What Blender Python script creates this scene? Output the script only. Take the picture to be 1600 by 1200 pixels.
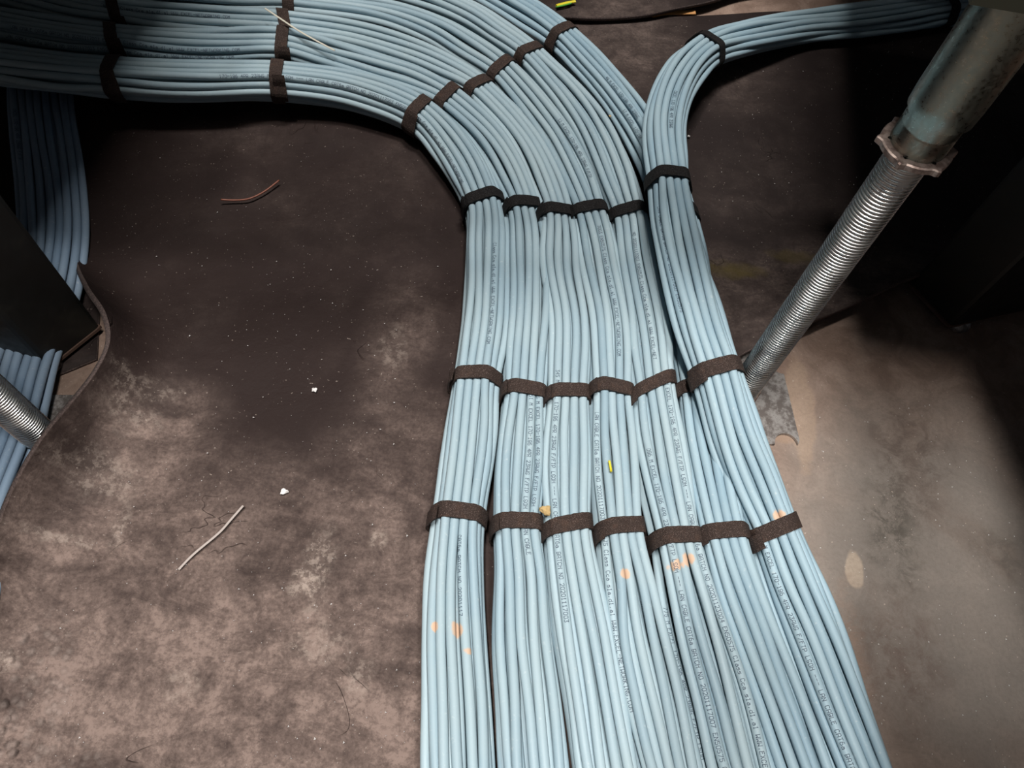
import bpy, math, random
import numpy as np
from mathutils import Matrix, Vector

for o in list(bpy.data.objects): bpy.data.objects.remove(o)
C = bpy.context.scene.collection
sc = bpy.context.scene
PI = math.pi

# ------------------------------------------------------------------ camera
F, NX, NY, H = 1150.0, 709.0, 1246.0, 0.57          # focal length in px, nadir point, camera height
_d = np.array([NX-800, NY-600, F]); _d /= np.linalg.norm(_d)
_up = -_d
_fw = np.array([0, 0, 1.0]); _fw -= _fw.dot(_up)*_up; _fw /= np.linalg.norm(_fw)
_rt = np.cross(_fw, _up); _rt *= (1 if _rt[0] > 0 else -1)
R = np.stack([_rt, _fw, _up])
cam = bpy.data.objects.new('camera', bpy.data.cameras.new('camera')); C.objects.link(cam)
cam.data.sensor_width = 36; cam.data.lens = F/1600*36; cam.data.clip_start = .01
ax = [R @ np.array(v, float) for v in ((1, 0, 0), (0, -1, 0), (0, 0, -1))]
M = Matrix.Identity(4)
for j, a in enumerate(ax):
    for i in range(3): M[i][j] = a[i]
M[2][3] = H
cam.matrix_world = M
sc.camera = cam

# ------------------------------------------------------------------ light and exposure
w = bpy.data.worlds.new('world'); sc.world = w; w.use_nodes = True
w.node_tree.nodes['Background'].inputs[0].default_value = (.75, .85, 1, 1)
w.node_tree.nodes['Background'].inputs[1].default_value = .05
def area(name, loc, target, sx, sy, power, col=(1, .97, .93)):
    l = bpy.data.lights.new(name, 'AREA'); l.shape = 'RECTANGLE'; l.size = sx; l.size_y = sy
    l.energy = power; l.color = col
    o = bpy.data.objects.new(name, l); C.objects.link(o); o.location = loc
    o.rotation_euler = (Vector(target)-Vector(loc)).to_track_quat('-Z', 'Y').to_euler()
    return o
area('ceiling_light', (-.33, .02, 2.6), (0, .1, 0), 1.0, .15, 84)
area('ceiling_light', (.48, -.22, 2.6), (0, .1, 0), .45, .18, 40)
area('ceiling_light', (.05, .82, 2.6), (.05, .8, 0), .6, .3, 46)
vs = sc.view_settings
vs.view_transform = 'Standard'; vs.look = 'None'; vs.gamma = 1; vs.use_curve_mapping = False
vs.exposure = 0.0

# ------------------------------------------------------------------ helpers
def P(px, py, z=0.0):
    v = R @ np.array([px-800, py-600, F]); t = (z-H)/v[2]
    return np.array([v[0]*t, v[1]*t, z])
def proj(p):
    p = np.asarray(p, float); c = (p-np.array([0, 0, H])) @ R
    return np.stack([800+F*c[..., 0]/c[..., 2], 600+F*c[..., 1]/c[..., 2]], -1), c[..., 2]
def height_at(base, px, py):
    zs = np.linspace(0, .45, 901)
    q, _ = proj(np.stack([np.full(901, base[0]), np.full(901, base[1]), zs], -1))
    return float(zs[np.argmin(((q-[px, py])**2).sum(-1))])
def smooth_path(pts, step):
    pts = np.array(pts, float); n = len(pts); out = []
    e = np.vstack([2*pts[0]-pts[1], pts, 2*pts[-1]-pts[-2]])
    for i in range(1, n):
        p0, p1, p2, p3 = e[i-1], e[i], e[i+1], e[i+2]
        t0 = 0; t1 = t0+np.linalg.norm((p1-p0)[:3])**.5+1e-6; t2 = t1+np.linalg.norm((p2-p1)[:3])**.5+1e-6; t3 = t2+np.linalg.norm((p3-p2)[:3])**.5+1e-6
        for t in np.linspace(t1, t2, 24, endpoint=False):
            A1 = (t1-t)/(t1-t0)*p0+(t-t0)/(t1-t0)*p1; A2 = (t2-t)/(t2-t1)*p1+(t-t1)/(t2-t1)*p2; A3 = (t3-t)/(t3-t2)*p2+(t-t2)/(t3-t2)*p3
            B1 = (t2-t)/(t2-t0)*A1+(t-t0)/(t2-t0)*A2; B2 = (t3-t)/(t3-t1)*A2+(t-t1)/(t3-t1)*A3
            out.append((t2-t)/(t2-t1)*B1+(t-t1)/(t2-t1)*B2)
    out.append(pts[-1]); out = np.array(out)
    d = np.r_[0, np.cumsum(np.linalg.norm(np.diff(out[:, :3], axis=0), axis=1))]
    m = max(4, int(d[-1]/step)); s = np.linspace(0, d[-1], m)
    res = np.stack([np.interp(s, d, out[:, k]) for k in range(out.shape[1])], -1)
    for _ in range(3):
        res[1:-1] = .25*res[:-2]+.5*res[1:-1]+.25*res[2:]
    return res
def mk(name, v, f, mats, parent=None, smooth=True, origin=None):
    me = bpy.data.meshes.new(name); v = np.asarray(v, float)
    if origin is not None: v = v-np.asarray(origin, float)
    me.from_pydata(v.tolist(), [], [tuple(map(int, q)) for q in f])
    for m in (mats if isinstance(mats, (list, tuple)) else [mats]): me.materials.append(m)
    if smooth: me.polygons.foreach_set('use_smooth', np.ones(len(me.polygons), bool))
    o = bpy.data.objects.new(name, me); C.objects.link(o)
    if parent is not None: o.parent = parent
    elif origin is not None: o.location = origin
    return o
def empty(name, loc, label, cat, group=None):
    o = bpy.data.objects.new(name, None); C.objects.link(o); o.location = loc; o.empty_display_size = .02
    return tag(o, label, cat, group)
def tag(o, label=None, cat=None, group=None, kind=None):
    if label: o['label'] = label
    if cat: o['category'] = cat
    if group: o['group'] = group
    if kind: o['kind'] = kind
    return o
def grid_faces(a, b, wrap=False):
    i = np.arange(a-1)[:, None]; j = np.arange(b if wrap else b-1)[None, :]; k = (j+1) % b
    return np.stack([i*b+j, i*b+k, (i+1)*b+k, (i+1)*b+j], -1).reshape(-1, 4)
def lathe(prof, n=40, lobes=None):
    """prof: list of (radius, z); returns closed-around surface"""
    v = []
    for r, z in prof:
        for k in range(n):
            a = 2*PI*k/n; rr = r*(lobes(a) if lobes else 1)
            v.append((rr*math.cos(a), rr*math.sin(a), z))
    return np.array(v), grid_faces(len(prof), n, True)

# ------------------------------------------------------------------ materials
def mat(name, col=(.5, .5, .5), rough=.6, metal=0.0, spec=.5):
    m = bpy.data.materials.new(name); m.use_nodes = True; b = m.node_tree.nodes['Principled BSDF']
    b.inputs['Base Color'].default_value = (*col, 1); b.inputs['Roughness'].default_value = rough
    b.inputs['Metallic'].default_value = metal; b.inputs['Specular IOR Level'].default_value = spec
    return m
class NT:
    def __init__(s, m): s.m = m; s.t = m.node_tree; s.b = s.t.nodes['Principled BSDF']
    def n(s, ty, **k):
        x = s.t.nodes.new(ty)
        for a, v in k.items():
            if a.startswith('i_'):
                x.inputs[a[2:].replace('_', ' ')].default_value = v
            else: setattr(x, a, v)
        return x
    def l(s, a, b): s.t.links.new(a, b)
    def pos(s): return s.n('ShaderNodeNewGeometry').outputs['Position']
    def noise(s, vec, scale, detail=4, rough=.55, dist=0.0):
        x = s.n('ShaderNodeTexNoise', i_Scale=scale, i_Detail=detail, i_Roughness=rough, i_Distortion=dist)
        s.l(vec, x.inputs['Vector']); return x.outputs['Fac']
    def ramp(s, fac, a, b, c0=0.0, c1=1.0):
        x = s.n('ShaderNodeMapRange', i_From_Min=a, i_From_Max=b, i_To_Min=c0, i_To_Max=c1)
        x.interpolation_type = 'SMOOTHSTEP'; s.l(fac, x.inputs['Value']); return x.outputs['Result']
    def math(s, op, a, b=None):
        x = s.n('ShaderNodeMath', operation=op)
        for i, q in enumerate((a, b)):
            if q is None: continue
            if isinstance(q, (int, float)): x.inputs[i].default_value = q
            else: s.l(q, x.inputs[i])
        return x.outputs[0]
    def mix(s, fac, a, b):
        x = s.n('ShaderNodeMix', data_type='RGBA')
        if isinstance(fac, (int, float)): x.inputs[0].default_value = fac
        else: s.l(fac, x.inputs[0])
        for i, q in ((6, a), (7, b)):
            if isinstance(q, tuple): x.inputs[i].default_value = (*q, 1)
            else: s.l(q, x.inputs[i])
        return x.outputs[2]
    def spot(s, pos, c, r, soft=.35, wob=0.0, wscale=60):
        """1 inside a blob of radius r (x,y only radii tuple allowed) about c, ragged by noise"""
        sub = s.n('ShaderNodeVectorMath', operation='SUBTRACT'); s.l(pos, sub.inputs[0]); sub.inputs[1].default_value = tuple(c)
        rr = r if isinstance(r, tuple) else (r, r, r)
        div = s.n('ShaderNodeVectorMath', operation='DIVIDE'); s.l(sub.outputs[0], div.inputs[0]); div.inputs[1].default_value = rr
        ln = s.n('ShaderNodeVectorMath', operation='LENGTH'); s.l(div.outputs[0], ln.inputs[0]); d = ln.outputs['Value']
        if wob:
            nz = s.noise(pos, wscale, 3); d = s.math('ADD', d, s.math('MULTIPLY', s.math('SUBTRACT', nz, .5), wob))
        return s.ramp(d, 1+soft/2, 1-soft/2)
    def bump(s, h, strength=.3, dist=.002, prev=None):
        x = s.n('ShaderNodeBump', i_Strength=strength, i_Distance=dist); s.l(h, x.inputs['Height'])
        if prev is not None: s.l(prev, x.inputs['Normal'])
        return x.outputs['Normal']

def cable_material(name, col, dirt=()):
    m = mat(name, col, .55, 0, .28); t = NT(m); p = t.pos()
    oi = t.n('ShaderNodeObjectInfo')
    n1 = t.noise(p, 18, 3)
    dark = tuple(c*.86 for c in col); lite = (min(1, col[0]*1.18), col[1]*1.09, col[2]*1.03)
    c = t.mix(oi.outputs['Random'], dark, lite)
    c = t.mix(t.ramp(n1, .35, .7, 0, .45), c, (col[0]*1.2, col[1]*1.07, col[2]*.97))
    n2 = t.noise(p, 260, 3)
    c = t.mix(t.ramp(n2, .62, .8, 0, .35), c, (.62, .66, .64))
    for (px, py, z, rx) in dirt:
        f = t.spot(p, P(px, py, z), rx, .3, 1.1, 130)
        c = t.mix(f, c, (.60, .42, .30))
    t.l(c, t.b.inputs['Base Color'])
    t.l(t.ramp(n1, .3, .7, .46, .64), t.b.inputs['Roughness'])
    t.l(t.bump(t.noise(p, 900, 2), .08, .0005), t.b.inputs['Normal'])
    return m
DIRT = [(1045, 885, .041, .0052), (1062, 880, .041, .0042), (1076, 872, .041, .0054),
        (1168, 806, .049, .0065), (1182, 795, .049, .005), (1200, 808, .048, .0045), (1218, 804, .047, .0048), (1172, 820, .047, .004),
        (683, 980, .035, .004), (710, 985, .035, .006), (730, 1018, .035, .003), (976, 897, .04, .004)]
BLUE = (.312, .435, .507)
m_cable = cable_material('cable_jacket', BLUE, DIRT)
m_cable_blue = cable_material('cable_jacket_blue', (.298, .435, .522), DIRT)
m_cable_shaded = cable_material('cable_jacket_shaded', (.20, .29, .40))  # same jacket, colour darkened to hold the shade behind the left post
m_ink = mat('printing_ink', (.05, .075, .11), .6)

def strap_material(name, col):
    m = mat(name, col, .85, 0, .25); t = NT(m); p = t.pos()
    n = t.noise(p, 1500, 2); n3 = t.noise(p, 120, 3)
    c = t.mix(t.ramp(n, .5, .72, 0, .9), col, tuple(min(1, x*3.4+.03) for x in col))
    c = t.mix(t.ramp(n3, .5, .75, 0, .35), c, (col[0]*3, col[1]*2.6, col[2]*2.2))
    t.l(c, t.b.inputs['Base Color']); t.l(t.bump(n, .7, .0012), t.b.inputs['Normal'])
    return m
m_strap = strap_material('brown_hook_and_loop', (.034, .022, .018))
m_strap_black = strap_material('black_hook_and_loop', (.007, .006, .006))

def mat_rubber(name, base, dust, dusty=()):
    m = mat(name, base, .75, 0, .12); t = NT(m); p = t.pos()
    big = t.noise(p, 5.5, 5, .6, .6); mid = t.noise(p, 22, 6, .65, .5); fine = t.noise(p, 350, 4, .7)
    f = t.ramp(big, .42, .68, 0, .14)
    f = t.math('MULTIPLY', f, t.ramp(mid, .3, .65, .25, 1))
    for (c, r, a) in dusty:
        g = t.math('MULTIPLY', t.spot(p, c, r, 1.3, .9, 12), a)
        g = t.math('MULTIPLY', g, t.ramp(mid, .28, .62, .35, 1.15))
        f = t.math('MAXIMUM', f, g) if a > 0 else t.math('MAXIMUM', t.math('ADD', f, g), 0)
    mp = t.n('ShaderNodeMapping'); t.l(p, mp.inputs['Vector']); mp.inputs['Rotation'].default_value = (0, 0, .9); mp.inputs['Scale'].default_value = (1, 2.4, 1)
    st = t.noise(mp.outputs[0], 16, 7, .75, .8); med = t.noise(p, 75, 7, .75, .3)
    f = t.math('MULTIPLY', f, t.ramp(st, .32, .66, .55, 1.25)); f = t.math('MULTIPLY', f, t.ramp(med, .35, .65, .70, 1.25))
    ck = t.noise(p, 9, 3, .5, 1.5); ck = t.math('ABSOLUTE', t.math('SUBTRACT', ck, .5)); ck = t.ramp(ck, 0, .0045, 1, 0)
    ck = t.math('MULTIPLY', ck, t.ramp(t.noise(p, 11, 2), .60, .68))
    f = t.math('MULTIPLY', f, t.math('SUBTRACT', 1, t.math('MULTIPLY', ck, .45)))
    f2 = t.math('MINIMUM', t.math('MULTIPLY', f, t.ramp(fine, .25, .7, .55, 1.1)), 1)
    c = t.mix(f2, base, dust)
    spk = t.noise(p, 520, 1, .4)
    c = t.mix(t.ramp(spk, .74, .80, 0, .55), c, (.34, .28, .24))
    t.l(c, t.b.inputs['Base Color'])
    t.l(t.ramp(f, 0, 1, .68, .95), t.b.inputs['Roughness'])
    b = t.bump(mid, .35, .006); b = t.bump(fine, .25, .0008, b); b = t.bump(med, .3, .002, b); b = t.bump(ck, 1, -.0008, b)
    return m, t, p, b, f2, c
dust_a = [(P(190, 900), (.13, .09, .1), .75), (P(330, 1070), (.17, .10, .1), .85), (P(570, 920), (.06, .14, .1), .6),
          (P(520, 1150), (.13, .08, .1), .8), (P(240, 700), (.05, .05, .1), .65), (P(40, 1100), (.09, .07, .1), .9),
          (P(400, 820), (.14, .05, .1), .45), (P(620, 560), (.03, .08, .1), .3)]
m_mat, t, p, b, f2, c = mat_rubber('dusty_rubber', (.025, .016, .0145), (.225, .165, .142), dust_a)
# boot-sole print in the dust: rounded cells near the lower left corner, and curved creases
vor = t.n('ShaderNodeTexVoronoi', i_Scale=150.0); t.l(p, vor.inputs['Vector'])
wav = t.n('ShaderNodeTexWave', i_Scale=22.0, i_Distortion=2.0, i_Detail=1.0); t.l(p, wav.inputs['Vector'])
msk = t.math('MAXIMUM', t.spot(p, P(60, 1090), (.022, .055, .1), .4, .8, 25), t.spot(p, P(95, 1190), (.03, .018, .1), .4, .8, 25))
msk = t.math('MAXIMUM', msk, t.spot(p, P(85, 1020), (.02, .02, .1), .4, .8, 25))
hh = t.math('MULTIPLY', t.ramp(vor.outputs['Distance'], .60, .15), msk)
b = t.bump(hh, .55, .004, b)
msk2 = t.spot(p, P(15, 1155), (.024, .022, .1), .3, .4, 25)
b = t.bump(t.math('MULTIPLY', wav.outputs['Fac'], msk2), .8, .003, b)
c = t.mix(t.math('MULTIPLY', hh, .18), c, (.36, .30, .27))
flk = t.ramp(t.noise(p, 130, 7, .78), .46, .60, .1, 1)
# flaky pale scuffs (dried plaster smears)
for (px, py, rx, ry, a) in ((500, 885, .012, .028, .5), (472, 915, .009, .009, .5), (100, 845, .020, .005, .5), (185, 830, .006, .013, .5),
                         (560, 1060, .010, .016, .4), (287, 1070, .010, .012, .35), (500, 1010, .02, .012, .35), (235, 620, .022, .012, .3),
                         (215, 660, .016, .016, .35), (170, 745, .026, .018, .35), (615, 545, .012, .02, .25), (12, 1032, .010, .008, .6), (590, 845, .007, .007, .5)):
    c = t.mix(t.math('MULTIPLY', t.math('MULTIPLY', t.spot(p, P(px, py, .005), (rx, ry, .1), .9, 2.2, 55), flk), a*.9), c, (.42, .34, .29))
t.l(c, t.b.inputs['Base Color']); t.l(b, t.b.inputs['Normal'])
dust_b = [(P(960, 70), (.07, .10, .1), .45), (P(1180, 480), (.12, .06, .1), .4), (P(1310, 450), (.09, .05, .1), .5), (P(1130, 120), (.07, .06, .1), .25)]
m_matb, t, p, b, f2, c = mat_rubber('dark_rubber', (.024, .017, .016), (.20, .15, .13), dust_b)
for (px, py) in ((1125, 432), (1150, 428), (1235, 412)):
    c = t.mix(t.math('MULTIPLY', t.spot(p, P(px, py), (.022, .008, .1), .9, 1.8, 60), .35), c, (.12, .09, .02))
t.l(c, t.b.inputs['Base Color']); t.l(b, t.b.inputs['Normal'])
m_cut = mat('cut_rubber_edge', (.075, .052, .046), .95); t = NT(m_cut); p = t.pos(); n = t.noise(p, 700, 4, .7)
t.l(t.mix(t.ramp(n, .4, .7), (.045, .031, .028), (.13, .09, .08)), t.b.inputs['Base Color']); t.l(t.bump(n, .6, .001), t.b.inputs['Normal'])

m_conc = mat('dusty_concrete', (.3, .2, .15), .85); t = NT(m_conc); p = t.pos()
big = t.noise(p, 6, 4, .6, .4); mid = t.noise(p, 30, 7, .7, .6); fine = t.noise(p, 300, 5, .7); cflk = t.ramp(t.noise(p, 60, 8, .8, .5), .40, .62, .15, 1)
grey = t.spot(p, P(1480, 900), (.13, .16, .1), .9, .9, 10)
c = t.mix(t.ramp(mid, .35, .7), (.215, .140, .105), (.36, .255, .20))
c = t.mix(t.math('MULTIPLY', grey, .75), c, (.21, .195, .175))
c = t.mix(t.ramp(big, .55, .72, 0, .6), c, (.15, .10, .075))
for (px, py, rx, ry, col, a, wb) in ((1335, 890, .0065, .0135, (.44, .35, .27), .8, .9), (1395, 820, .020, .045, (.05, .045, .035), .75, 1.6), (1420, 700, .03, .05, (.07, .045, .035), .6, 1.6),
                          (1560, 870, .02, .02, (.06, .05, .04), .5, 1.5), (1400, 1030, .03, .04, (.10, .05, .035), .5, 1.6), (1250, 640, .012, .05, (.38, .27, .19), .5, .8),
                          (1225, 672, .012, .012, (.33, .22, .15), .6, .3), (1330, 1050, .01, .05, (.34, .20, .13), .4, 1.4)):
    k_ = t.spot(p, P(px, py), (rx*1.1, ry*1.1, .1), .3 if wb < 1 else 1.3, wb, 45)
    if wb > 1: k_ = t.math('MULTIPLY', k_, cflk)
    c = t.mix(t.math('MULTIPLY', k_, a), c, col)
spk = t.noise(p, 420, 1, .4); c = t.mix(t.ramp(spk, .74, .79, 0, .7), c, (.55, .45, .38))
c = t.mix(t.ramp(fine, .35, .75, 0, .25), c, (.10, .07, .055))
t.l(c, t.b.inputs['Base Color'])
b = t.bump(mid, .4, .006); b = t.bump(fine, .3, .0008, b); t.l(b, t.b.inputs['Normal'])

m_zinc = mat('bright_zinc', (.86, .85, .82), .20, 1.0); t = NT(m_zinc); p = t.pos(); n = t.noise(p, 60, 4)
t.l(t.ramp(n, .3, .75, .20, .36), t.b.inputs['Roughness'])
m_tube = mat('galvanised_tube', (.38, .42, .39), .30, 1.0); t = NT(m_tube); p = t.pos()
mp = t.n('ShaderNodeMapping'); t.l(p, mp.inputs['Vector']); mp.inputs['Scale'].default_value = (1, 1, .25)
n = t.noise(mp.outputs[0], 55, 4); n2 = t.noise(p, 500, 3)
c = t.mix(t.ramp(n, .5, .68, 0, .8), (.27, .31, .28), (.34, .26, .21)); t.l(c, t.b.inputs['Base Color'])
t.l(t.ramp(n2, .3, .7, .26, .44), t.b.inputs['Roughness'])
m_head = mat('dark_head_casting', (.05, .05, .035), .55, .5)
m_nut = mat('rusty_nut_steel', (.34, .27, .24), .5, .85); t = NT(m_nut); p = t.pos(); n = t.noise(p, 200, 4)
t.l(t.mix(t.ramp(n, .4, .65), (.42, .33, .29), (.20, .14, .12)), t.b.inputs['Base Color'])
m_plate = mat('dirty_zinc_plate', (.5, .48, .46), .38, .55); t = NT(m_plate); p = t.pos(); n = t.noise(p, 90, 6, .7)
t.l(t.mix(t.ramp(n, .42, .62), (.14, .12, .11), (.45, .42, .40)), t.b.inputs['Base Color']); t.l(t.ramp(n, .4, .7, .55, .25), t.b.inputs['Roughness'])
m_black = mat('black_painted_steel', (.008, .0078, .007), .5, 0, .4); t = NT(m_black); p = t.pos(); n = t.noise(p, 25, 6, .7)
t.l(t.mix(t.ramp(n, .5, .75, 0, .8), (.006, .006, .0055), (.022, .019, .013)), t.b.inputs['Base Color'])
t.l(t.ramp(n, .3, .7, .4, .65), t.b.inputs['Roughness'])
m_rust = mat('rusty_flange', (.09, .05, .035), .8)
m_panel = mat('floor_panel_steel', (.20, .20, .19), .6, .3)
m_lam = mat('grey_laminate', (.35, .34, .32), .5)
m_foam = mat('tan_foam', (.52, .36, .16), .9)
m_yellow = mat('yellow_sleeve', (.75, .62, .03), .4); m_green = mat('green_sleeve', (.10, .38, .05), .4)
m_copper = mat('brown_wire', (.22, .07, .04), .5)
m_white = mat('off_white_strip', (.62, .58, .48), .6)
m_pale = mat('pale_offcut', (.42, .36, .33), .7)
m_orange = mat('orange_offcut', (.62, .30, .10), .7)
m_crumb = mat('white_crumb', (.75, .72, .70), .7)

# ------------------------------------------------------------------ setting: concrete slab and the raised floor above it
v = [(-2, -1.5, 0), (2, -1.5, 0), (2, 3, 0), (-2, 3, 0), (-2, -1.5, -.08), (2, -1.5, -.08), (2, 3, -.08), (-2, 3, -.08)]
tag(mk('floor', v, [(0, 1, 2, 3), (7, 6, 5, 4), (0, 4, 5, 1), (1, 5, 6, 2), (2, 6, 7, 3), (3, 7, 4, 0)], m_conc, smooth=False), kind='structure')

BR = P(1152, 622)                      # right pedestal axis on the slab
BL = P(85, 700)
gx = BR-BL; ang = -.05; TS = .60
GO = BR-np.array([math.cos(ang), math.sin(ang), 0])*TS
ex = np.array([math.cos(ang), math.sin(ang), 0]); ey = np.array([-math.sin(ang), math.cos(ang), 0])
ZT = height_at(BR, 1562, 30)+.022           # top of the pedestal tube
PT = ZT+.004

# ------------------------------------------------------------------ mats
def wave(x, y, seed=0):
    return (np.sin(x*17+seed)*np.cos(y*13+seed*2)+.6*np.sin(x*31+y*23+seed)+.3*np.sin(x*60-y*44+seed*3))
def lofted_mat(name, left, right, n, m, mats, hfun, label, thick=.0045):
    L = smooth_path(left, .004); Rr = smooth_path(right, .004)
    a = np.linspace(0, 1, n)
    def rs(Q):
        d = np.r_[0, np.cumsum(np.linalg.norm(np.diff(Q[:, :2], axis=0), axis=1))]; d /= d[-1]
        return np.stack([np.interp(a, d, Q[:, k]) for k in range(3)], -1)
    L = rs(L); Rr = rs(Rr)
    s = np.linspace(0, 1, m)**1.5
    xy = L[:, None, :2]*(1-s)[None, :, None]+Rr[:, None, :2]*s[None, :, None]
    dist = np.linalg.norm(xy-L[:, None, :2], axis=-1)
    z = hfun(xy[..., 0], xy[..., 1], dist, L[:, 2][:, None], s[None, :], a[:, None])
    v = np.concatenate([xy, z[..., None]], -1).reshape(-1, 3)
    o = mk(name, v, grid_faces(n, m), mats)
    so = o.modifiers.new('thickness', 'SOLIDIFY'); so.thickness = thick; so.offset = -1; so.material_offset_rim = 1
    # make sure the surface faces up
    me = o.data; me.update()
    if me.polygons[len(me.polygons)//2].normal.z < 0: me.flip_normals()
    tag(o, label, 'mat')
    return o
MT = .006
leftA = [(-150, 1450, .022), (-60, 1100, .026), (-25, 930, .034), (5, 800, .042), (62, 692, .052), (112, 630, .054), (148, 585, .054), (172, 535, .054), (166, 490, .052), (140, 450, .042), (118, 400, .020), (108, 330, .010), (106, 200, .007), (104, 100, .006), (100, -40, .006)]
rightA = [(1120, 1450), (1080, 1100), (1050, 835), (1010, 640), (985, 500), (960, 340), (890, 200), (720, 50), (560, -40)]
def hA(x, y, d, zl, s, a):
    prof = np.clip(1-d/.055, 0, 1)
    z = MT+(zl-MT)*(.25*prof+.75*prof**4)
    rip = .0016*wave(x, y, 1.3)*np.clip(d/.06, 0, 1)
    c0 = P(330, 1130); c1 = P(560, 1290)          # soft crease near the bottom
    rip += .004*np.exp(-((d*0+(x-c0[0])*.45-(y-c0[1]))/.012)**2)*np.clip(1-np.abs(x-(c0[0]+.03))/.10, 0, 1)
    c2 = P(420, 198)                               # low swell in front of the horizontal run
    rip += .006*np.exp(-((y-c2[1])/.03)**2)
    under = 1-np.clip((x+.02)/.10, 0, 1)
    return z+np.maximum(rip, -.001)*np.clip(under, .0, 1)
lofted_mat('rubber_mat', [P(x, y, z) for x, y, z in leftA], [P(x, y, MT) for x, y in rightA], 260, 170, [m_mat, m_cut], hA,
           'dusty brown rubber mat left of the cables with a curled-up left edge')
topB = [(1900, 0), (1600, 12), (1300, 18), (1160, 22), (1090, 25), (1010, 28), (940, 31), (820, 33)]
botB = [(1950, 350), (1750, 380), (1560, 412), (1410, 452), (1300, 500), (1165, 557), (1080, 600), (1000, 640)]
def hB(x, y, d, zl, s, a):
    lift = np.clip(1-d*0, 0, 1)*s**6*.020*np.clip((x-.15)/.12, 0, 1)
    und = np.clip((x-.07)/.08, 0, 1)
    return .0055+lift+np.maximum(.0022*wave(x, y, 4.0), -.001)*und
lofted_mat('rubber_mat', [P(x, y, .0055) for x, y in topB], [P(x, y, .0055) for x, y in botB], 200, 120, [m_matb, m_cut], hB,
           'smooth dark rubber mat right of the cables, behind the threaded rod')
lowC = [(700, 15), (880, 25), (925, 27), (1012, 22), (1050, 15), (1105, 4), (1160, -14), (1300, -30)]
upC = [(700, -160), (880, -160), (925, -160), (1012, -160), (1060, -160), (1130, -160), (1200, -160), (1340, -160)]
lofted_mat('rubber_mat', [P(x, y, .016) for x, y in lowC], [P(x, y, .016) for x, y in upC], 100, 30, [m_matb, m_cut],
           lambda x, y, d, zl, s, a: .016+.001*wave(x, y, 2)+0*s, 'black rubber mat edge lapping over at the top behind the cables')

lofted_mat('rubber_mat', [P(x, y, .004) for x, y in ((-260, 20), (-80, 30), (100, 40), (165, 300))], [P(x, y, .004) for x, y in ((-260, 590), (-80, 585), (60, 592), (150, 560))], 60, 40, [m_matb, m_cut],
           lambda x, y, d, zl, s, a: .0035+.0006*wave(x, y, 3)+0*s, 'black sheet added to darken the shaded floor under the dim bundle behind the left post', .003)  # dark sheet added to stand in for the shade behind the post
lofted_mat('rubber_mat', [P(x, y, .004) for x, y in ((-260, 620), (-100, 650), (0, 672), (40, 700))], [P(x, y, .004) for x, y in ((-260, 1000), (-100, 990), (-60, 960), (-25, 900))], 60, 40, [m_matb, m_cut],
           lambda x, y, d, zl, s, a: .0035+.0006*wave(x, y, 5)+0*s, 'black sheet added to darken the shaded floor at the left edge below the threaded rod', .003)  # dark sheet added to stand in for the shade beside the curled mat

# ------------------------------------------------------------------ cable bundles
RC = .0035
def pack(rows):
    pts = []; h = (len(rows)-1)*RC*math.sqrt(3)
    for k, n in enumerate(rows):
        for i in range(n): pts.append(((i-(n-1)/2)*2*RC, k*RC*math.sqrt(3)-h/2))
    return np.array(pts)
# stroke font for the ink-jet print: glyphs on a 4 x 6 grid
G = {'0': ['0105354540100', ], }
GL = {
 'A': '00 04 15 35 44 40|02 42', 'B': '00 05 35 44 43 32 02|32 41 10 00|41 42 32', 'C': '44 35 15 04 01 10 30 41', 'D': '00 05 35 44 41 30 00',
 'E': '45 05 00 40|03 33', 'F': '45 05 00|03 33', 'G': '44 35 15 04 01 10 30 41 42 22', 'H': '00 05|40 45|03 43', 'I': '15 35|25 20|10 30',
 'K': '00 05|45 02|12 40', 'L': '05 00 40', 'M': '00 05 23 45 40', 'N': '00 05 40 45', 'O': '10 01 04 15 35 44 41 30 10', 'P': '00 05 35 44 43 32 02',
 'R': '00 05 35 44 43 32 02|22 40', 'S': '44 35 15 04 03 12 32 41 30 10 01', 'T': '05 45|25 20', 'W': '05 00 22 40 45', 'X': '00 45|05 40',
 '0': '10 01 04 15 35 44 41 30 10', '1': '14 25 20|10 30', '2': '04 15 35 44 43 00 40', '3': '05 45 23 33 41 30 10 01', '4': '30 35 02 42',
 '5': '45 05 03 33 42 41 30 10 01', '6': '35 15 03 01 10 30 41 42 33 03', '7': '05 45 10', '9': '01 10 30 41 44 35 15 04 03 12 42',
 '-': '03 43', '/': '00 45', ',': '21 10', '.': '20 21', 'a': '13 33 42 40|42 12 01 10 30 41', 'c': '43 13 02 01 10 40', 'd': '45 40 10 01 02 13 43',
 'l': '15 25 20|10 30', 's': '43 13 02 12 32 41 30 00', '8': '12 03 04 15 35 44 43 32 12 01 10 30 41 32'}
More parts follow.
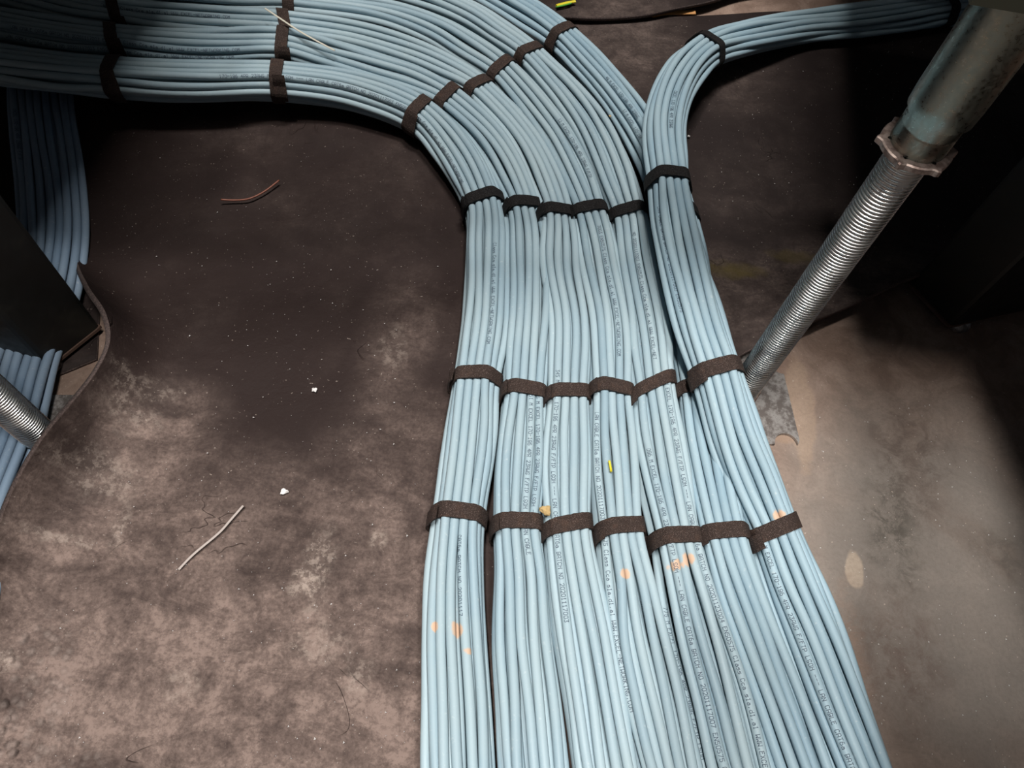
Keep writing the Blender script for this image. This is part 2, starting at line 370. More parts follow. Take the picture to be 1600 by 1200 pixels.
def text_strip(cp, U, Nn, r, txt, flip=1, h=.0029, pitch=.00255, wd=.0017):
    """cp: cable centre samples (dense), U: letter-up direction, Nn: outward normal; returns ribbon mesh"""
    d = np.r_[0, np.cumsum(np.linalg.norm(np.diff(cp, axis=0), axis=1))]
    V = []; Fc = []; lw = .00020
    def mp(x, y):
        c = np.array([np.interp(x, d, cp[:, k]) for k in range(3)]); u = np.array([np.interp(x, d, U[:, k]) for k in range(3)]); n = np.array([np.interp(x, d, Nn[:, k]) for k in range(3)])
        a = y/r; return c+(n*math.cos(a)+u*math.sin(a))*(r+.00013)
    for i, ch in enumerate(txt):
        if ch == ' ' or ch not in GL: continue
        x0 = i*pitch
        if x0+wd > d[-1]: break
        for st in GL[ch].split('|'):
            q = [(x0+int(c[0])/4*wd, (int(c[1])/5-.5)*h) for c in st.split()]
            for (ax_, ay), (bx, by) in zip(q[:-1], q[1:]):
                L = math.hypot(bx-ax_, by-ay); k = max(1, int(abs(by-ay)/.0009)+1)
                nx, ny = -(by-ay)/L*lw, (bx-ax_)/L*lw; tx, ty = (bx-ax_)/L*lw*.8, (by-ay)/L*lw*.8
                for j in range(k+1):
                    f = j/k; e = -1 if j == 0 else (1 if j == k else 0)
                    x = ax_+(bx-ax_)*f+tx*e; y = ay+(by-ay)*f+ty*e
                    V += [mp(x+nx, y+ny), mp(x-nx, y-ny)]
                    if j: m = len(V); Fc.append((m-4, m-3, m-1, m-2))
    return V, Fc
def hull(pts):
    pts = sorted(map(tuple, pts)); lo = []
    def cr(o, a, b): return (a[0]-o[0])*(b[1]-o[1])-(a[1]-o[1])*(b[0]-o[0])
    for q in pts:
        while len(lo) > 1 and cr(lo[-2], lo[-1], q) <= 0: lo.pop()
        lo.append(q)
    up = []
    for q in reversed(pts):
        while len(up) > 1 and cr(up[-2], up[-1], q) <= 0: up.pop()
        up.append(q)
    return np.array(lo[:-1]+up[:-1])
STEP = .006
FULL = 'EXCEL 170-196 4PR 23AWG F/FTP LSOH --- LAN CABLE CAT6a BATCH NO 20201117003 EN50575 Class Cca s1a,d1,a1 WWW.EXCEL-NETWORKING.COM'
def bundle(ctrl, rows, label, straps, texts=(), seed=0, material=None, twist=.25, loose=.0016, wf=1.0, group='blue cable bundles'):
    rng = np.random.default_rng(seed)
    pts = [np.r_[P(c[0], c[1], c[2] if len(c) > 2 else .0235), (c[3] if len(c) > 3 else 1.0)] for c in ctrl]
    path = smooth_path(pts, STEP); S = len(path); ws = path[:, 3]; path = path[:, :3]
    T = np.gradient(path, axis=0); T /= np.linalg.norm(T, axis=1)[:, None]
    Sd = np.cross(T, [0, 0, 1.0]); Sd /= np.linalg.norm(Sd, axis=1)[:, None]; Nn = np.cross(Sd, T)
    s = np.arange(S)*STEP
    q, _ = proj(path)
    sidx = [int(np.argmin(((q-[st[0], st[1]])**2).sum(-1))) for st in straps]
    near = np.ones(S)*.15
    if sidx: near = np.min(np.abs(s[:, None]-s[np.array(sidx)][None, :]), axis=1)
    free = np.clip(near/.05, 0, 1); free = free*free*(3-2*free)
    base = pack(rows); n = len(base)
    ph = rng.uniform(0, 6.28); phi = twist*np.sin(s/.19+ph)+twist*.6*np.sin(s/.09+ph*2)
    U = np.empty((S, n)); V = np.empty((S, n))
    for i in range(n):
        u, v = base[i]
        nu = sum(np.sin(s/rng.uniform(.03, .10)+rng.uniform(0, 6.28)) for _ in range(3))/1.7
        nv = sum(np.sin(s/rng.uniform(.03, .10)+rng.uniform(0, 6.28)) for _ in range(3))/1.7
        am = loose*(.25+.75*free)
        uu = u*np.cos(phi)-v*np.sin(phi); vv = u*np.sin(phi)+v*np.cos(phi)
        U[:, i] = uu*(.95+.12*free)*ws*wf+nu*am; V[:, i] = vv*(1.10-.14*free)/np.sqrt(ws)+nv*am
    TU, TV = U.copy(), V.copy(); fl = (MT+.0005+RC)-path[:, 2][:, None]
    fl = np.maximum(fl, -.03)
    eye = np.eye(n)[None]*10
    for it in range(40):
        du = U[:, :, None]-U[:, None, :]; dv = V[:, :, None]-V[:, None, :]
        dd = np.sqrt(du*du+dv*dv)+eye+1e-9; ov = np.clip(2*RC-dd, 0, None)
        U += .35*(ov*du/dd).sum(2); V += .35*(ov*dv/dd).sum(2)
        k = .05 if it < 34 else 0
        U += (TU-U)*k; V += (TV-V)*k
        V = np.maximum(V, fl)
    for A in (U, V):
        for _ in range(4): A[1:-1] = .25*A[:-2]+.5*A[1:-1]+.25*A[2:]
    org = np.array([path[S//2, 0], path[S//2, 1], MT])
    e = empty('cable_bundle', org, label, 'cable bundle', group)
    K = 12; an = np.arange(K)/K*2*PI
    cables = []; ca_obj = []
    for i in range(n):
        cpt = path+Sd*U[:, i:i+1]+Nn*V[:, i:i+1]
        t2 = np.gradient(cpt, axis=0); t2 /= np.linalg.norm(t2, axis=1)[:, None]
        s2 = np.cross(t2, [0, 0, 1.0]); s2 /= np.linalg.norm(s2, axis=1)[:, None]; n2 = np.cross(s2, t2)
        vv = cpt[:, None, :]+RC*(s2[:, None, :]*np.cos(an)[None, :, None]+n2[:, None, :]*np.sin(an)[None, :, None])
        vv = vv.reshape(-1, 3); f = [tuple(x) for x in grid_faces(S, K, True)]+[tuple(range(K)), tuple((S-1)*K+j for j in range(K))[::-1]]
        o = mk('cable', vv, f, material or m_cable, e, origin=org)
        cables.append((cpt, t2, s2, n2)); ca_obj.append(o)
    allp = np.stack([c[0] for c in cables]); qq, dep = proj(allp)
    used = set()
    for tx in texts:
        (px, py), word = tx[0], tx[1]; end = len(tx) > 2 and tx[2] == 'end'; tilt = tx[3] if len(tx) > 3 else 0
        L = len(word)*.00255
        dpx = np.sqrt(((qq-[px, py])**2).sum(-1)); best = None
        for i in range(n):
            if i in used: continue
            j = int(np.argmin(dpx[i])); sc_ = dpx[i, j]/6+dep[i, j]/.006
            if best is None or sc_ < best[0]: best = (sc_, i, j)
        _, i, j = best; used.add(i)
        cpt, t2, s2, n2 = cables[i]
        m = int(L/STEP)+3
        a, bnd = (j-m, j+1) if end else (j, j+m)
        a = max(0, a); bnd = min(S, bnd)
        seg = cpt[a:bnd]; mid = len(seg)//2
        # print faces up, rolled towards the side the line was laid on
        toc = np.array([0, 0, H])-seg; a0 = np.arctan2((toc*s2[a:bnd]).sum(1), (toc*n2[a:bnd]).sum(1)).mean()+tilt
        Nv = n2[a:bnd]*math.cos(a0)+s2[a:bnd]*math.sin(a0); Uv = np.cross(Nv, t2[a:bnd])
        if (Uv[mid]*s2[a+mid]).sum() > 0: Uv = -Uv
        vt, ft = text_strip(seg, Uv, Nv, RC, word)
        if ft: mk('printed_text', vt, ft, m_ink, ca_obj[i], False, origin=org)
    for k, st in enumerate(straps):
        j = sidx[k]; opt = st[2] if len(st) > 2 else {}
        sk = opt.get('skew', 0); wdt = opt.get('w', .0125); mt = opt.get('m', m_strap)
        cs = np.arange(16)/16*2*PI
        c = np.stack([U[j][:, None]+(RC+.0006)*np.cos(cs), V[j][:, None]+(RC+.0006)*np.sin(cs)], -1).reshape(-1, 2)
        hp = hull(c); hp = np.vstack([hp, hp[:1]])
        d = np.r_[0, np.cumsum(np.linalg.norm(np.diff(hp, axis=0), axis=1))]
        N = 56; a = np.arange(N)/N*d[-1]; lp = np.stack([np.interp(a, d, hp[:, 0]), np.interp(a, d, hp[:, 1])], -1)
        for _ in range(2): lp = .25*np.roll(lp, 1, 0)+.5*lp+.25*np.roll(lp, -1, 0)
        tg = np.roll(lp, -1, 0)-np.roll(lp, 1, 0); nr = np.stack([tg[:, 1], -tg[:, 0]], -1); nr /= np.linalg.norm(nr, axis=1)[:, None]
        if (nr*lp).sum() < 0: nr = -nr
        def band(idx, off0, thick, wv, skew, shift=0.0, cyc=True, lift=None):
            vs_ = []
            jit = rng.normal(0, .00012, (len(idx), 2))
            for c_, ii in enumerate(idx):
                ii %= N; lf = lift(c_/(len(idx)-1)) if lift else 0
                for (o_, w_) in ((off0, -1), (off0+thick, -1), (off0+thick, 1), (off0, 1)):
                    u_, v_ = lp[ii]+nr[ii]*(o_+lf)
                    along = skew*u_+w_*(wv/2+jit[c_, 0])+shift
                    vs_.append(path[j]+Sd[j]*u_+Nn[j]*v_+T[j]*along)
            f_ = grid_faces(len(idx), 4, True).tolist()
            if cyc:
                b0 = (len(idx)-1)*4; f_ += [(b0+x, b0+(x+1) % 4, (x+1) % 4, x) for x in range(4)]
            else:
                b0 = (len(idx)-1)*4; f_ += [(0, 1, 2, 3), (b0+3, b0+2, b0+1, b0)]
            return vs_, f_
        vb, fb = band(list(range(N)), .0002, .0013, wdt, sk)
        so = mk('strap', vb, fb, mt, e, False, origin=org)
        if opt.get('black'): so['label'] = 'black hook-and-loop strap'
        tl = opt.get('tail', .3)
        if tl:
            top = int(np.argmax(lp[:, 1]+lp[:, 0]*opt.get('side', 1)*.8)); ln = int(N*tl)
            dirn = -opt.get('side', 1) if (lp[(top+3) % N, 0] > lp[top, 0]) else opt.get('side', 1)
            idx = [top-dirn*ln+dirn*x for x in range(ln+1)] if True else []
            lf = opt.get('lift', .0045)
            vb, fb = band(idx, .0016, .0012, wdt*.96, sk+opt.get('tskew', .2)*opt.get('side', 1), 0.0, False, lambda f: lf*max(0, f-.65)/.35)
            mk('loose_end', vb, fb, mt, so, False, origin=org)
    return e

H24 = [4, 5, 6, 5, 4]; H22 = [4, 5, 4, 5, 4]; H23 = [4, 5, 5, 5, 4]
Z = .0235
bundle([(-260, 75, .052), (-100, 88, .052), (0, 103, .052), (90, 113, .052), (178, 121, .052), (300, 126, .050), (430, 127, .046), (550, 142, .040), (655, 182, .034),
        (712, 238, .028), (757, 325, .0245), (763, 400), (761, 500), (745, 597), (733, 700), (716, 815), (709, 900, Z, 1.06), (708, 1000, Z, 1.12), (712, 1100, Z, 1.12), (716, 1200, Z, 1.1), (724, 1330)],
       H24, 'blue network cable bundle on the inner left side of the main run', 
       [(178, 121), (432, 127, dict(tail=.2)), (658, 184, dict(tail=.2, lift=.001)), (757, 325, dict(m=m_strap_black)), (744, 600, dict(tail=.4, side=1, tskew=.2)), (714, 808, dict(tail=.45, tskew=.25))],
       [((345, 122), '170-196 4PR 23AWG F/FTP LSOH --- LAN CABLE CAT6a BATCH NO 20201117003 EN50575 Class Cca s1a,d1,a1 WWW.EXCEL-NETWORKING.COM'),
        ((756, 562), 'Class Cca s1a,d1,a1 WWW.EXCEL-NETWORKING.COM', 'end', .3),
        ((716, 840), 'CAT6a BATCH NO 20201117', None, .75), ((733, 195), 'EN50575 Class Cca s1a', None, .3)], seed=11)
bundle([(-260, 10, .050), (-100, 28, .050), (0, 44, .050), (90, 60, .050), (178, 71, .050), (300, 76, .048), (447, 76, .044), (525, 95, .040), (600, 117, .036), (650, 133, .032), (703, 163, .028), (770, 230, .025),
        (817, 337), (822, 420), (823, 500), (818, 614), (815, 700), (808, 825), (815, 900), (818, 1000, Z, 1.12), (827, 1100, Z, 1.16), (834, 1200, Z, 1.16), (846, 1330)],
       H22, 'blue cable bundle just right of the dark gap, second from the left',
       [(181, 70, dict(skew=.35)), (448, 78), (703, 163), (817, 337, dict(m=m_strap_black)), (818, 616, dict(tskew=.2)), (808, 824)],
       [((407, 74), 'LAN CABLE CAT6a BATCH NO 20201117003 EN50575 Class Cca s1a,d1,a1 WWW.EXCEL-NETWORKING.COM', 'end'),
        ((397, 86), 'LAN CABLE CAT6a BATCH NO 20201117003 EN50575 Class Cca s1a,d1,a1 WWW.EXCEL-NETWORKING.COM', 'end'),
        ((836, 620), '61 M '+FULL[:49]), ((847, 622), '5 M '+FULL[:36], None, .3), ((780, 850), '4PR 23AWG F/FTP LSOH', None, -.5)], seed=22, wf=1.07)
bundle([(-200, -50, .045), (0, -6, .045), (90, 14, .045), (178, 30, .045), (300, 38, .043), (448, 48, .040), (540, 60, .036), (640, 90, .032), (693, 113, .029), (745, 146, .026), (820, 232),
        (867, 344), (872, 430), (886, 510), (886, 620), (885, 700), (885, 828), (897, 920), (911, 1000, Z, 1.12), (928, 1100, Z, 1.1), (944, 1200, Z, 1.12), (970, 1330)],
       H22, 'blue cable bundle with a tan foam crumb on it, third from the left',
       [(186, 30, dict(skew=.45)), (448, 48, dict(skew=.25)), (745, 147), (867, 345, dict(m=m_strap_black)), (886, 620, dict(skew=.12)), (884, 830, dict(skew=.2, tskew=.1))],
       [((872, 585), '345 M '+FULL[:76]), ((388, 30), 'EN50575 Class Cca s1a,d1,a1 WWW.EXCEL-NETWORKING.COM', 'end')], seed=33, wf=1.07)
bundle([(-200, -105, .04), (0, -55, .04), (178, -8, .04), (300, 2, .038), (452, 12, .034), (600, 28, .03), (682, 54, .028), (725, 78, .026), (785, 118), (870, 218),
        (921, 344), (936, 430), (950, 510), (952, 620), (956, 700), (967, 837), (982, 920), (997, 1000, Z, 1.12), (1021, 1100, Z, 1.16), (1044, 1200, Z, 1.1), (1076, 1330)],
       H22, 'middle blue cable bundle with a tiny yellow sliver on it',
       [(190, -6), (452, 12, dict(tail=0)), (785, 118), (921, 344, dict(m=m_strap_black)), (952, 622), (967, 836, dict(skew=.1))],
       [((918, 645), 'LAN CABLE CAT6a BATCH NO 20201117003 EN50575 Class Cca s1a,d1,a1 WWW.EXCEL-NETWORKING.COM'),
        ((966, 585), '7003 EN50575 Class Cca s1a,d1,a1 WWW.EXCEL-NETWORKING.COM', 'end'), ((1012, 940), 'EXCEL 170-196 4PR 23AWG F/FTP LSOH', None, .5),
        ((900, 172), '12 M EXCEL 170-196 4PR 23AWG F/FTP')], seed=44, wf=1.07)
bundle([(-200, -160, .035), (178, -62, .035), (452, -28, .03), (560, -26, .03), (650, -4, .028), (735, 30, .026), (775, 55), (825, 93), (925, 205),
        (982, 340), (994, 410), (1012, 510), (1021, 615), (1035, 720), (1055, 842), (1072, 920), (1092, 1000, Z, 1.12), (1120, 1100, Z, 1.16), (1144, 1200, Z, 1.16), (1183, 1330)],
       H22, 'blue cable bundle with three orange clay smears above its bottom length',
       [(452, -28), (825, 93), (982, 342, dict(m=m_strap_black)), (1021, 612, dict(skew=.45, tail=.5, tskew=.25, lift=.004)), (1055, 843, dict(tail=.5, tskew=.15))],
       [((1005, 703), '096 M '+FULL.replace('7003', '7007')), ((1038, 590), '37 M '+FULL.replace('20201117003', '20201123004')),
        ((1040, 590), 'NO 20201117007 EN50575 Class Cca s1a,d1,a1 WWW.EXCEL-NET', 'end', .2), ((1037, 950), '775 M EXCEL 170-196 4PR 23AWG F/FTP LSOH', None, -.5)], seed=55, wf=1.07)
bundle([(178, -140, .03), (452, -95, .03), (600, -72, .028), (700, -40), (805, 12), (880, 65), (960, 150), (1022, 245), (1057, 338), (1072, 420), (1080, 500), (1092, 614), (1108, 720), (1128, 838), (1150, 920),
        (1177, 1000), (1212, 1100, Z, 1.03), (1246, 1200, Z, 1.04), (1290, 1330)],
       H24, 'outer blue cable bundle of the curve, passing under the crossing bundle',
       [(880, 66, dict(tail=.5, tskew=.2)), (1057, 340, dict(m=m_strap_black)), (1092, 616), (1128, 838, dict(tail=.5))],
       [((950, 125), '48 M EXCEL 170-196 4PR 23AWG'), ((975, 175), '17 M EXCEL 170-196')], seed=66, material=m_cable_blue)
bundle([(1760, -30, .024), (1600, 2, .024), (1475, 16, .024), (1350, 30, .024), (1250, 42, .028), (1170, 58, .038), (1103, 82, .050), (1060, 130, .060), (1037, 200, .066), (1044, 290, .069), (1053, 350, .069),
        (1077, 450, .067), (1100, 530, .062), (1118, 582, .058), (1155, 700, .045), (1183, 770, .033), (1208, 833, .026), (1240, 915, Z), (1273, 1000), (1308, 1100), (1345, 1200), (1394, 1330)],
       H24, 'blue cable bundle coming from the upper right and crossing over the outer bundle',
       [(1477, 16, dict(m=m_strap_black, black=1)), (1104, 82, dict(m=m_strap_black, black=1, w=.010, tail=.2, lift=0)), (1044, 290, dict(m=m_strap_black, black=1, w=.013, lift=0)), (1118, 582, dict(w=.013, lift=.0005)), (1208, 833, dict(skew=.1, tail=.5))],
       [((1190, 850), '2 M EXCEL 170-196 4PR 23AWG F/FTP LSOH --- LAN CABLE CAT6a BATCH'), ((1060, 150), 'EXCEL 170-196 4PR 23AWG'), ((1020, 330), 'LAN CABLE CAT6a BATCH NO 20201117003 EN50575', None, -.4)], seed=77, material=m_cable_blue)
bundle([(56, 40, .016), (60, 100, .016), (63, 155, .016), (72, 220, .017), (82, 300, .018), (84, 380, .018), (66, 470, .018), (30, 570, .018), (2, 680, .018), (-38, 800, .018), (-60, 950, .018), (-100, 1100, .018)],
       [7, 8, 7], 'blue cable bundle coloured dark for shade, running behind the black post at the left edge', [(57, 70)], [((30, 175), 'EXCEL 170-196 4PR 23AWG F/FTP')], seed=88, material=m_cable_shaded)

# ------------------------------------------------------------------ pedestals
def pedestal(base, label, rot, z_nut, z_top, head=True):
    e = empty('floor_pedestal', base, label, 'pedestal', 'raised floor pedestals')
    rr, pitch = .0128, .0028
    n = 48; rows = int((z_nut-.004)/pitch*8); v = []
    for k in range(rows):
        z0 = .006+k*pitch/8
        for j in range(n):
            a = 2*PI*j/n; ph = (z0/pitch-j/n) % 1
            r = rr-.0018*min(1, max(0, (1-abs(2*ph-1))*1.35-.15))
            v.append((r*math.cos(a), r*math.sin(a), z0))
    mk('threaded_rod', v, grid_faces(rows, n, True), m_zinc, e)
    # base plate with scalloped corners
    s_ = .047; pts = []
    for q in range(4):
        a0 = rot+q*PI/2; c_, s__ = math.cos(a0), math.sin(a0)
        loc = [(s_, -s_+.012)]+[(s_+.0105*math.cos(t_), s_-.0125+.0105*math.sin(t_)) for t_ in np.linspace(-PI/2, -PI*1.5, 14)]+[(s_-.004, s_)]
        pts += [(x*c_-y*s__, x*s__+y*c_) for x, y in loc]
    m = len(pts); v = [(x, y, .0005) for x, y in pts]+[(x, y, .0035) for x, y in pts]
    f = [tuple(range(m, 2*m)), tuple(range(m))[::-1]]+[(i, (i+1) % m, m+(i+1) % m, m+i) for i in range(m)]
    mk('base_plate', v, f, m_plate, e, False)
    vv, ff = lathe([(.0150, .0035), (.0165, .0045), (.0165, .014), (.0155, .016), (.0128, .016)], 6)
    mk('base_nut', vv, ff, m_nut, e, False)
    lob = lambda a: 1+.13*max(0, math.cos(a*6+.5))**6
    vv, ff = lathe([(.0125, z_nut-.0035), (.0192, z_nut-.0035), (.0200, z_nut-.0028), (.0200, z_nut+.0003), (.0192, z_nut+.001), (.0150, z_nut+.001)], 96, lob)
    mk('locking_nut', vv, ff, m_nut, e, False)
    tw = z_nut+.020
    pr = [(.0135, z_nut-.001), (.0153, z_nut-.001)]
    for k in range(8): zz = z_nut+.001+k*.0016; pr += [(.0157, zz), (.0151, zz+.0008)]
    pr += [(.0157, z_nut+.0145), (.0158, tw), (.0178, tw+.003), (.0182, tw+.012), (.0182, z_top)]
    vv, ff = lathe(pr, 56); mk('tube', vv, ff, m_tube, e)
    # square head plate and its lip
    if head:
        h_ = .037; v = []
        for (zz, q) in ((z_top-.001, h_*.62), (z_top+.004, h_), (z_top+.012, h_), (z_top+.012, h_-.003), (z_top+.006, h_-.003)):
            for (a, b_) in ((-1, -1), (1, -1), (1, 1), (-1, 1)):
                x, y = a*q, b_*q; v.append((x*math.cos(ang)-y*math.sin(ang), x*math.sin(ang)+y*math.cos(ang), zz))
        f = grid_faces(5, 4, True).tolist()+[(3, 2, 1, 0), (16, 17, 18, 19)]
        mk('head_plate', v, f, m_head, e, False)
    return e
dR = P(1232, 684)-BR; rotR = math.atan2(dR[1], dR[0])-PI/4
zn = height_at(BR, 1432, 226)
pedestal(BR, 'threaded zinc rod pedestal with lobed nut right of the cables', rotR, zn, ZT)
pedestal(BL, 'threaded zinc rod pedestal at the left edge of the picture', rotR, zn, ZT)
for k, (a_, b_) in enumerate(((0, -1), (1, -1), (0, 1), (1, 1))):
    pass

# ------------------------------------------------------------------ raised floor panels (around the lifted ones)
zp = PT+.002
def panel(i, j, label):
    c0 = GO+ex*(TS*i)+ey*(TS*j)+((ey*.345+np.array([0, 0, .034])) if (i, j) == (1, -2) else 0)-((ey*.25-ex*.06) if i < 0 and j >= 0 else (-ex*.12 if (i, j) == (1, -1) else (ey*.05 if i == 1 and j >= 0 else 0))); e = empty('floor_panel', (c0+ex*TS/2+ey*TS/2)*np.array([1, 1, 0])+np.array([0, 0, zp+c0[2]]), label, 'floor panel', 'raised floor panels around the opening')  # some unseen panels shifted off the grid to shade the floor below
    h = TS/2-.001
    def box(x0, y0, z0, x1, y1, z1):
        v = [(x, y, z) for z in (z0, z1) for (x, y) in ((x0, y0), (x1, y0), (x1, y1), (x0, y1))]
        v = [(x*math.cos(ang)-y*math.sin(ang), x*math.sin(ang)+y*math.cos(ang), z) for x, y, z in v]
        return v, [(3, 2, 1, 0), (4, 5, 6, 7), (0, 1, 5, 4), (1, 2, 6, 5), (2, 3, 7, 6), (3, 0, 4, 7)]
    v, f = box(-h+.003, -h+.003, 0, h-.003, h-.003, .028); mk('pan', v, f, m_panel, e, False)
    v, f = box(-h, -h, .028, h, h, .031); mk('top_sheet', v, f, m_lam, e, False)
OPEN = {(0, -1), (-1, -1), (0, 0)}
PANELS = True
if PANELS:
    for i in range(-2, 2):
        for j in range(-2, 3):
            if (i, j) in OPEN: continue
            panel(i, j, 'closed raised floor panel beside the opening')
    # unseen stringer, moved back and widened to cast the shadow band
    gd = gx/np.linalg.norm(gx); gn = np.array([-gd[1], gd[0], 0])      # runs parallel to the line joining the two pedestals
    L0, L1 = BR-gd*.68+gn*.072, BR+gd*.10+gn*.072
    v = [tuple(q*np.array([1, 1, 0])+np.array([0, 0, zz])) for zz in (PT-.022, PT-.001) for q in (L0, L1, L1+gn*.13, L0+gn*.13)]
    tag(mk('widened_stringer', v, [(3, 2, 1, 0), (4, 5, 6, 7), (0, 1, 5, 4), (1, 2, 6, 5), (2, 3, 7, 6), (3, 0, 4, 7)], m_panel, None, False),
        'unseen stringer widened into a channel to cast the shadow band across the bundles', 'channel')

if PANELS:
    # unseen black sheet added to keep the near lights off the far opening
    A0, A1 = L0-gd*.5+gn*.05, L1+gd*.9+gn*.05; cc = (A0+A1)/2
    blocker = empty('light_blocker', (cc[0], cc[1], PT), 'tall black sheet added out of view to block the near lights from the far opening', 'light_blocker')
    for nm, a_, b_, z0, z1 in (('blocker_sheet', gn*.0, gn*.012, 0.0, 1.6), ('blocker_rail', gn*-.006, gn*.020, 0.0, .03)):
        v = [tuple((q+o_)*np.array([1, 1, 0])-np.array([cc[0], cc[1], 0])+np.array([0, 0, zz])) for zz in (z0, z1) for q, o_ in ((A0, a_), (A1, a_), (A1, b_), (A0, b_))]
        mk(nm, v, [(3, 2, 1, 0), (4, 5, 6, 7), (0, 1, 5, 4), (1, 2, 6, 5), (2, 3, 7, 6), (3, 0, 4, 7)], m_black, blocker, False)

# ------------------------------------------------------------------ black posts
def post(px_corners, label, flange=True):
    q = [P(x, y)[:2] for x, y in px_corners]; q = [np.array(a) for a in q]
    q.append(q[0]+q[2]-q[1]); c0 = sum(q)/4
    e = empty('steel_post', (c0[0], c0[1], 0), label, 'post')
    zt = .345; zb = .012; ns = []
    r = .004
    for i in range(4):
        a, b_, c_ = q[i-1], q[i], q[(i+1) % 4]; d1 = (a-b_)/np.linalg.norm(a-b_); d2 = (c_-b_)/np.linalg.norm(c_-b_)
        for t_ in (0, .5, 1): ns.append(b_-c0+(d1*(1-t_)**2+d2*t_**2)*r)
    m = len(ns); v = [(x, y, zb) for x, y in ns]+[(x, y, zt) for x, y in ns]
    f = [tuple(range(m))[::-1], tuple(range(m, 2*m))]+[(i, (i+1) % m, m+(i+1) % m, m+i) for i in range(m)]
    mk('column', v, f, m_black, e, False)
    v = [((x*1.03), (y*1.03), z) for z in (zb-.003, zb) for x, y in ns]
    mk('bottom_flange', v, f, m_rust, e, False)
    n0 = q[1]-c0
    for sgn in (1,):
        v, f2_ = lathe([(.0, .001), (.011, .001), (.012, .004), (.009, .010), (.006, .0105), (.006, .02)], 20)
        v = v+np.array([n0[0]*.78, n0[1]*.78, 0]); mk('levelling_foot', v, f2_, m_plate, e)
        v2 = v-np.array([n0[0]*1.56, n0[1]*1.56, 0]); mk('levelling_foot', v2, f2_, m_plate, e)
    return e
post([(-70, 548), (86, 584), (166, 520)], 'black steel post at the left edge beside the curled mat')
post([(1412, 452), (1475, 520), (1700, 470)], 'black steel post in deep shade on the right')

# ------------------------------------------------------------------ small loose things
def tube_obj(name, pts, r, m, label, cat, group=None, K=8, flat=1.0):
    p_ = smooth_path(pts, .002); t_ = np.gradient(p_, axis=0); t_ /= np.linalg.norm(t_, axis=1)[:, None]
    s_ = np.cross(t_, [0, 0, 1.0]); s_ /= np.linalg.norm(s_, axis=1)[:, None]; n_ = np.cross(s_, t_); an = np.arange(K)/K*2*PI
    v = (p_[:, None]+r*(s_[:, None]*np.cos(an)[None, :, None]+flat*n_[:, None]*np.sin(an)[None, :, None])).reshape(-1, 3); S = len(p_)
    f = grid_faces(S, K, True).tolist()+[tuple(range(K)), tuple((S-1)*K+j for j in range(K))[::-1]]
    return tag(mk(name, v, f, m, origin=p_[0]), label, cat, group)
tube_obj('wire_offcut', [P(345, 312, .012), P(365, 313, .010), P(388, 311, .010), P(412, 300, .010), P(436, 282, .011)], .0009, m_copper, 'thin reddish brown bent wire offcut on the dark mat', 'wire')
tube_obj('white_strip', [P(414, 13, .072), P(435, 27, .071), P(470, 50, .068), P(523, 79, .064)], .0011, m_white, 'thin off-white plastic strip lying across the cables at top left', 'strip', flat=.4)
tube_obj('pale_strip', [P(279, 890, .008), P(300, 868, .009), P(345, 830, .009), P(358, 815, .009), P(380, 790, .009)], .0010, m_pale, 'long pale thin strip lying on the dusty mat', 'strip', flat=.4)
tube_obj('yellow_sliver', [P(952, 720, .0455), P(954, 729, .0455), P(955, 737, .0455)], .0010, m_yellow, 'tiny yellow wire sliver on the middle cable bundle', 'sliver')
s1 = tube_obj('sleeve_offcut', [P(869, 9, .020), P(884, 5, .020), P(899, 2, .020)], .0022, m_yellow, 'yellow and green earth sleeve offcut on the mat at the top', 'sleeve', flat=.6)
s1b = tube_obj('green_stripe', [P(869, 11, .0205), P(885, 7.5, .0205), P(893, 5, .0205)], .0010, m_green, None, None); s1b.parent = s1; s1b.location = tuple(np.array(s1b.location)-np.array(s1.location))
tube_obj('orange_offcut', [P(1018, 24, .006), P(1040, 20, .006), P(1086, 19, .006)], .0046, m_orange, 'flat orange offcut by the mat edge at the top', 'offcut', flat=.3)
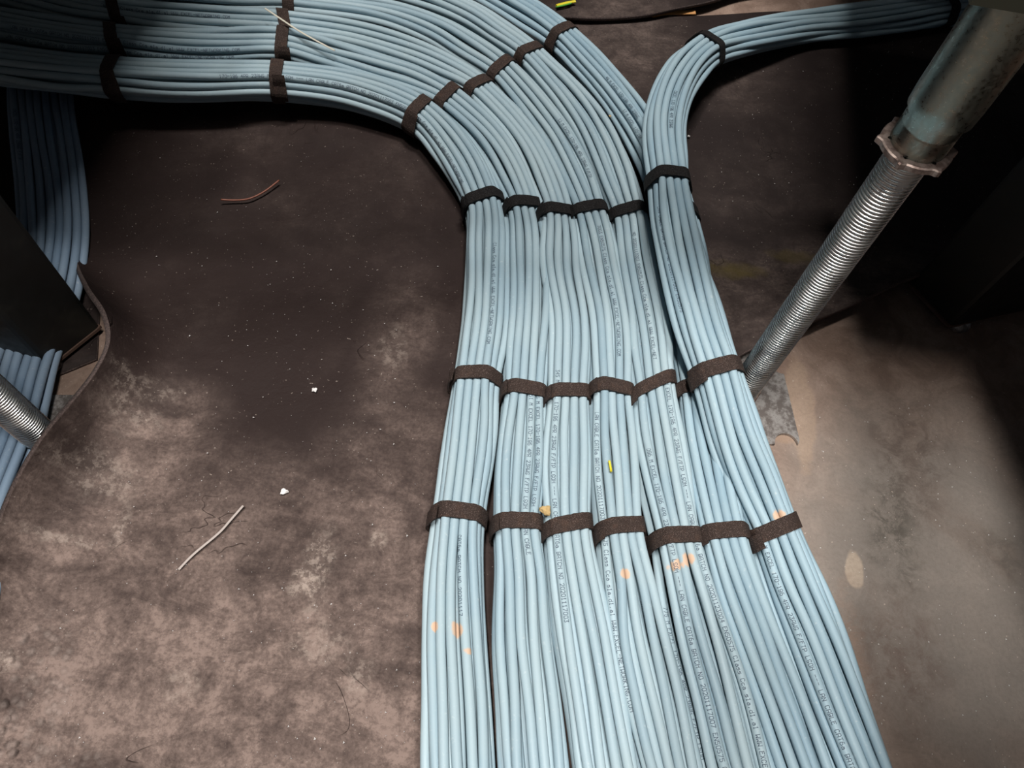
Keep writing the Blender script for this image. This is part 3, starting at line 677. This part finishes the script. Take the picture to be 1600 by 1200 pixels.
def crumb(name, px, py, z, r, m, label, cat, seed, squash=.6, group=None):
    rg = np.random.default_rng(seed); import bmesh
    bm = bmesh.new(); bmesh.ops.create_icosphere(bm, subdivisions=2, radius=r)
    for v_ in bm.verts:
        k = 1+.35*math.sin(v_.co.x/r*3+seed)*math.cos(v_.co.y/r*4+seed*2)+rg.uniform(-.16, .16)
        v_.co = Vector((v_.co.x*k, v_.co.y*k*.8, v_.co.z*k*squash))
    me = bpy.data.meshes.new(name); bm.to_mesh(me); bm.free(); me.materials.append(m)
    o = bpy.data.objects.new(name, me); C.objects.link(o); o.location = P(px, py, z+r*squash*.8)
    return tag(o, label, cat, group)
crumb('foam_crumb', 852, 797, .0395, .0046, m_foam, 'crumpled tan foam crumb on the cables above a strap', 'crumb', 3, .7)
crumb('paper_crumb', 491, 609, .007, .0026, m_crumb, 'small white crumb on the mat, upper of the two left of the cables', 'crumb', 5, .5)
crumb('paper_crumb', 444, 768, .007, .0030, m_crumb, 'small white crumb on the mat, lower of the two left of the cables', 'crumb', 6, .4)
crumb('brown_chip', 953, 181, .041, .0015, m_foam, 'tiny brown chip on the curve of the outer cables', 'chip', 9, .5)
crumb('white_bead', 1551, 153, .006, .0024, m_crumb, 'small pale bead on the dark mat at upper right', 'bead', 10, .8)
crumb('white_grit', 1076, 213, .006, .0015, m_crumb, 'bright white grain on the mat right of the crossing bundle', 'grain', 12, .8)
# scattered dust specks, nobody could count them
rg = np.random.default_rng(5); V_ = []; F_ = []
def speck(c, r):
    k = len(V_)
    for d_ in ((1, 0, 0), (-.5, .87, 0), (-.5, -.87, 0), (0, 0, .9)):
        V_.append((c[0]+d_[0]*r*rg.uniform(.6, 1.4), c[1]+d_[1]*r*rg.uniform(.6, 1.4), c[2]+d_[2]*r))
    F_.extend([(k, k+1, k+3), (k+1, k+2, k+3), (k+2, k, k+3)])
for _ in range(520):
    x, y = rg.uniform(40, 690), rg.uniform(200, 1200)
    if x < 190 and y < 720: continue
    speck(P(x, y, .0075), rg.choice([.00035, .0005, .0008], p=[.6, .32, .08]))
for _ in range(150):
    x, y = rg.uniform(1120, 1560), rg.uniform(60, 480); speck(P(x, y, .0070), rg.choice([.0004, .0006]))
for _ in range(150):
    x, y = rg.uniform(1250, 1590), rg.uniform(620, 1200); speck(P(x, y, .0003), rg.choice([.0004, .0007]))
tag(mk('dust_specks', V_, F_, m_crumb, smooth=False), 'tiny pale dust specks scattered over the mats', 'dust', kind='stuff')
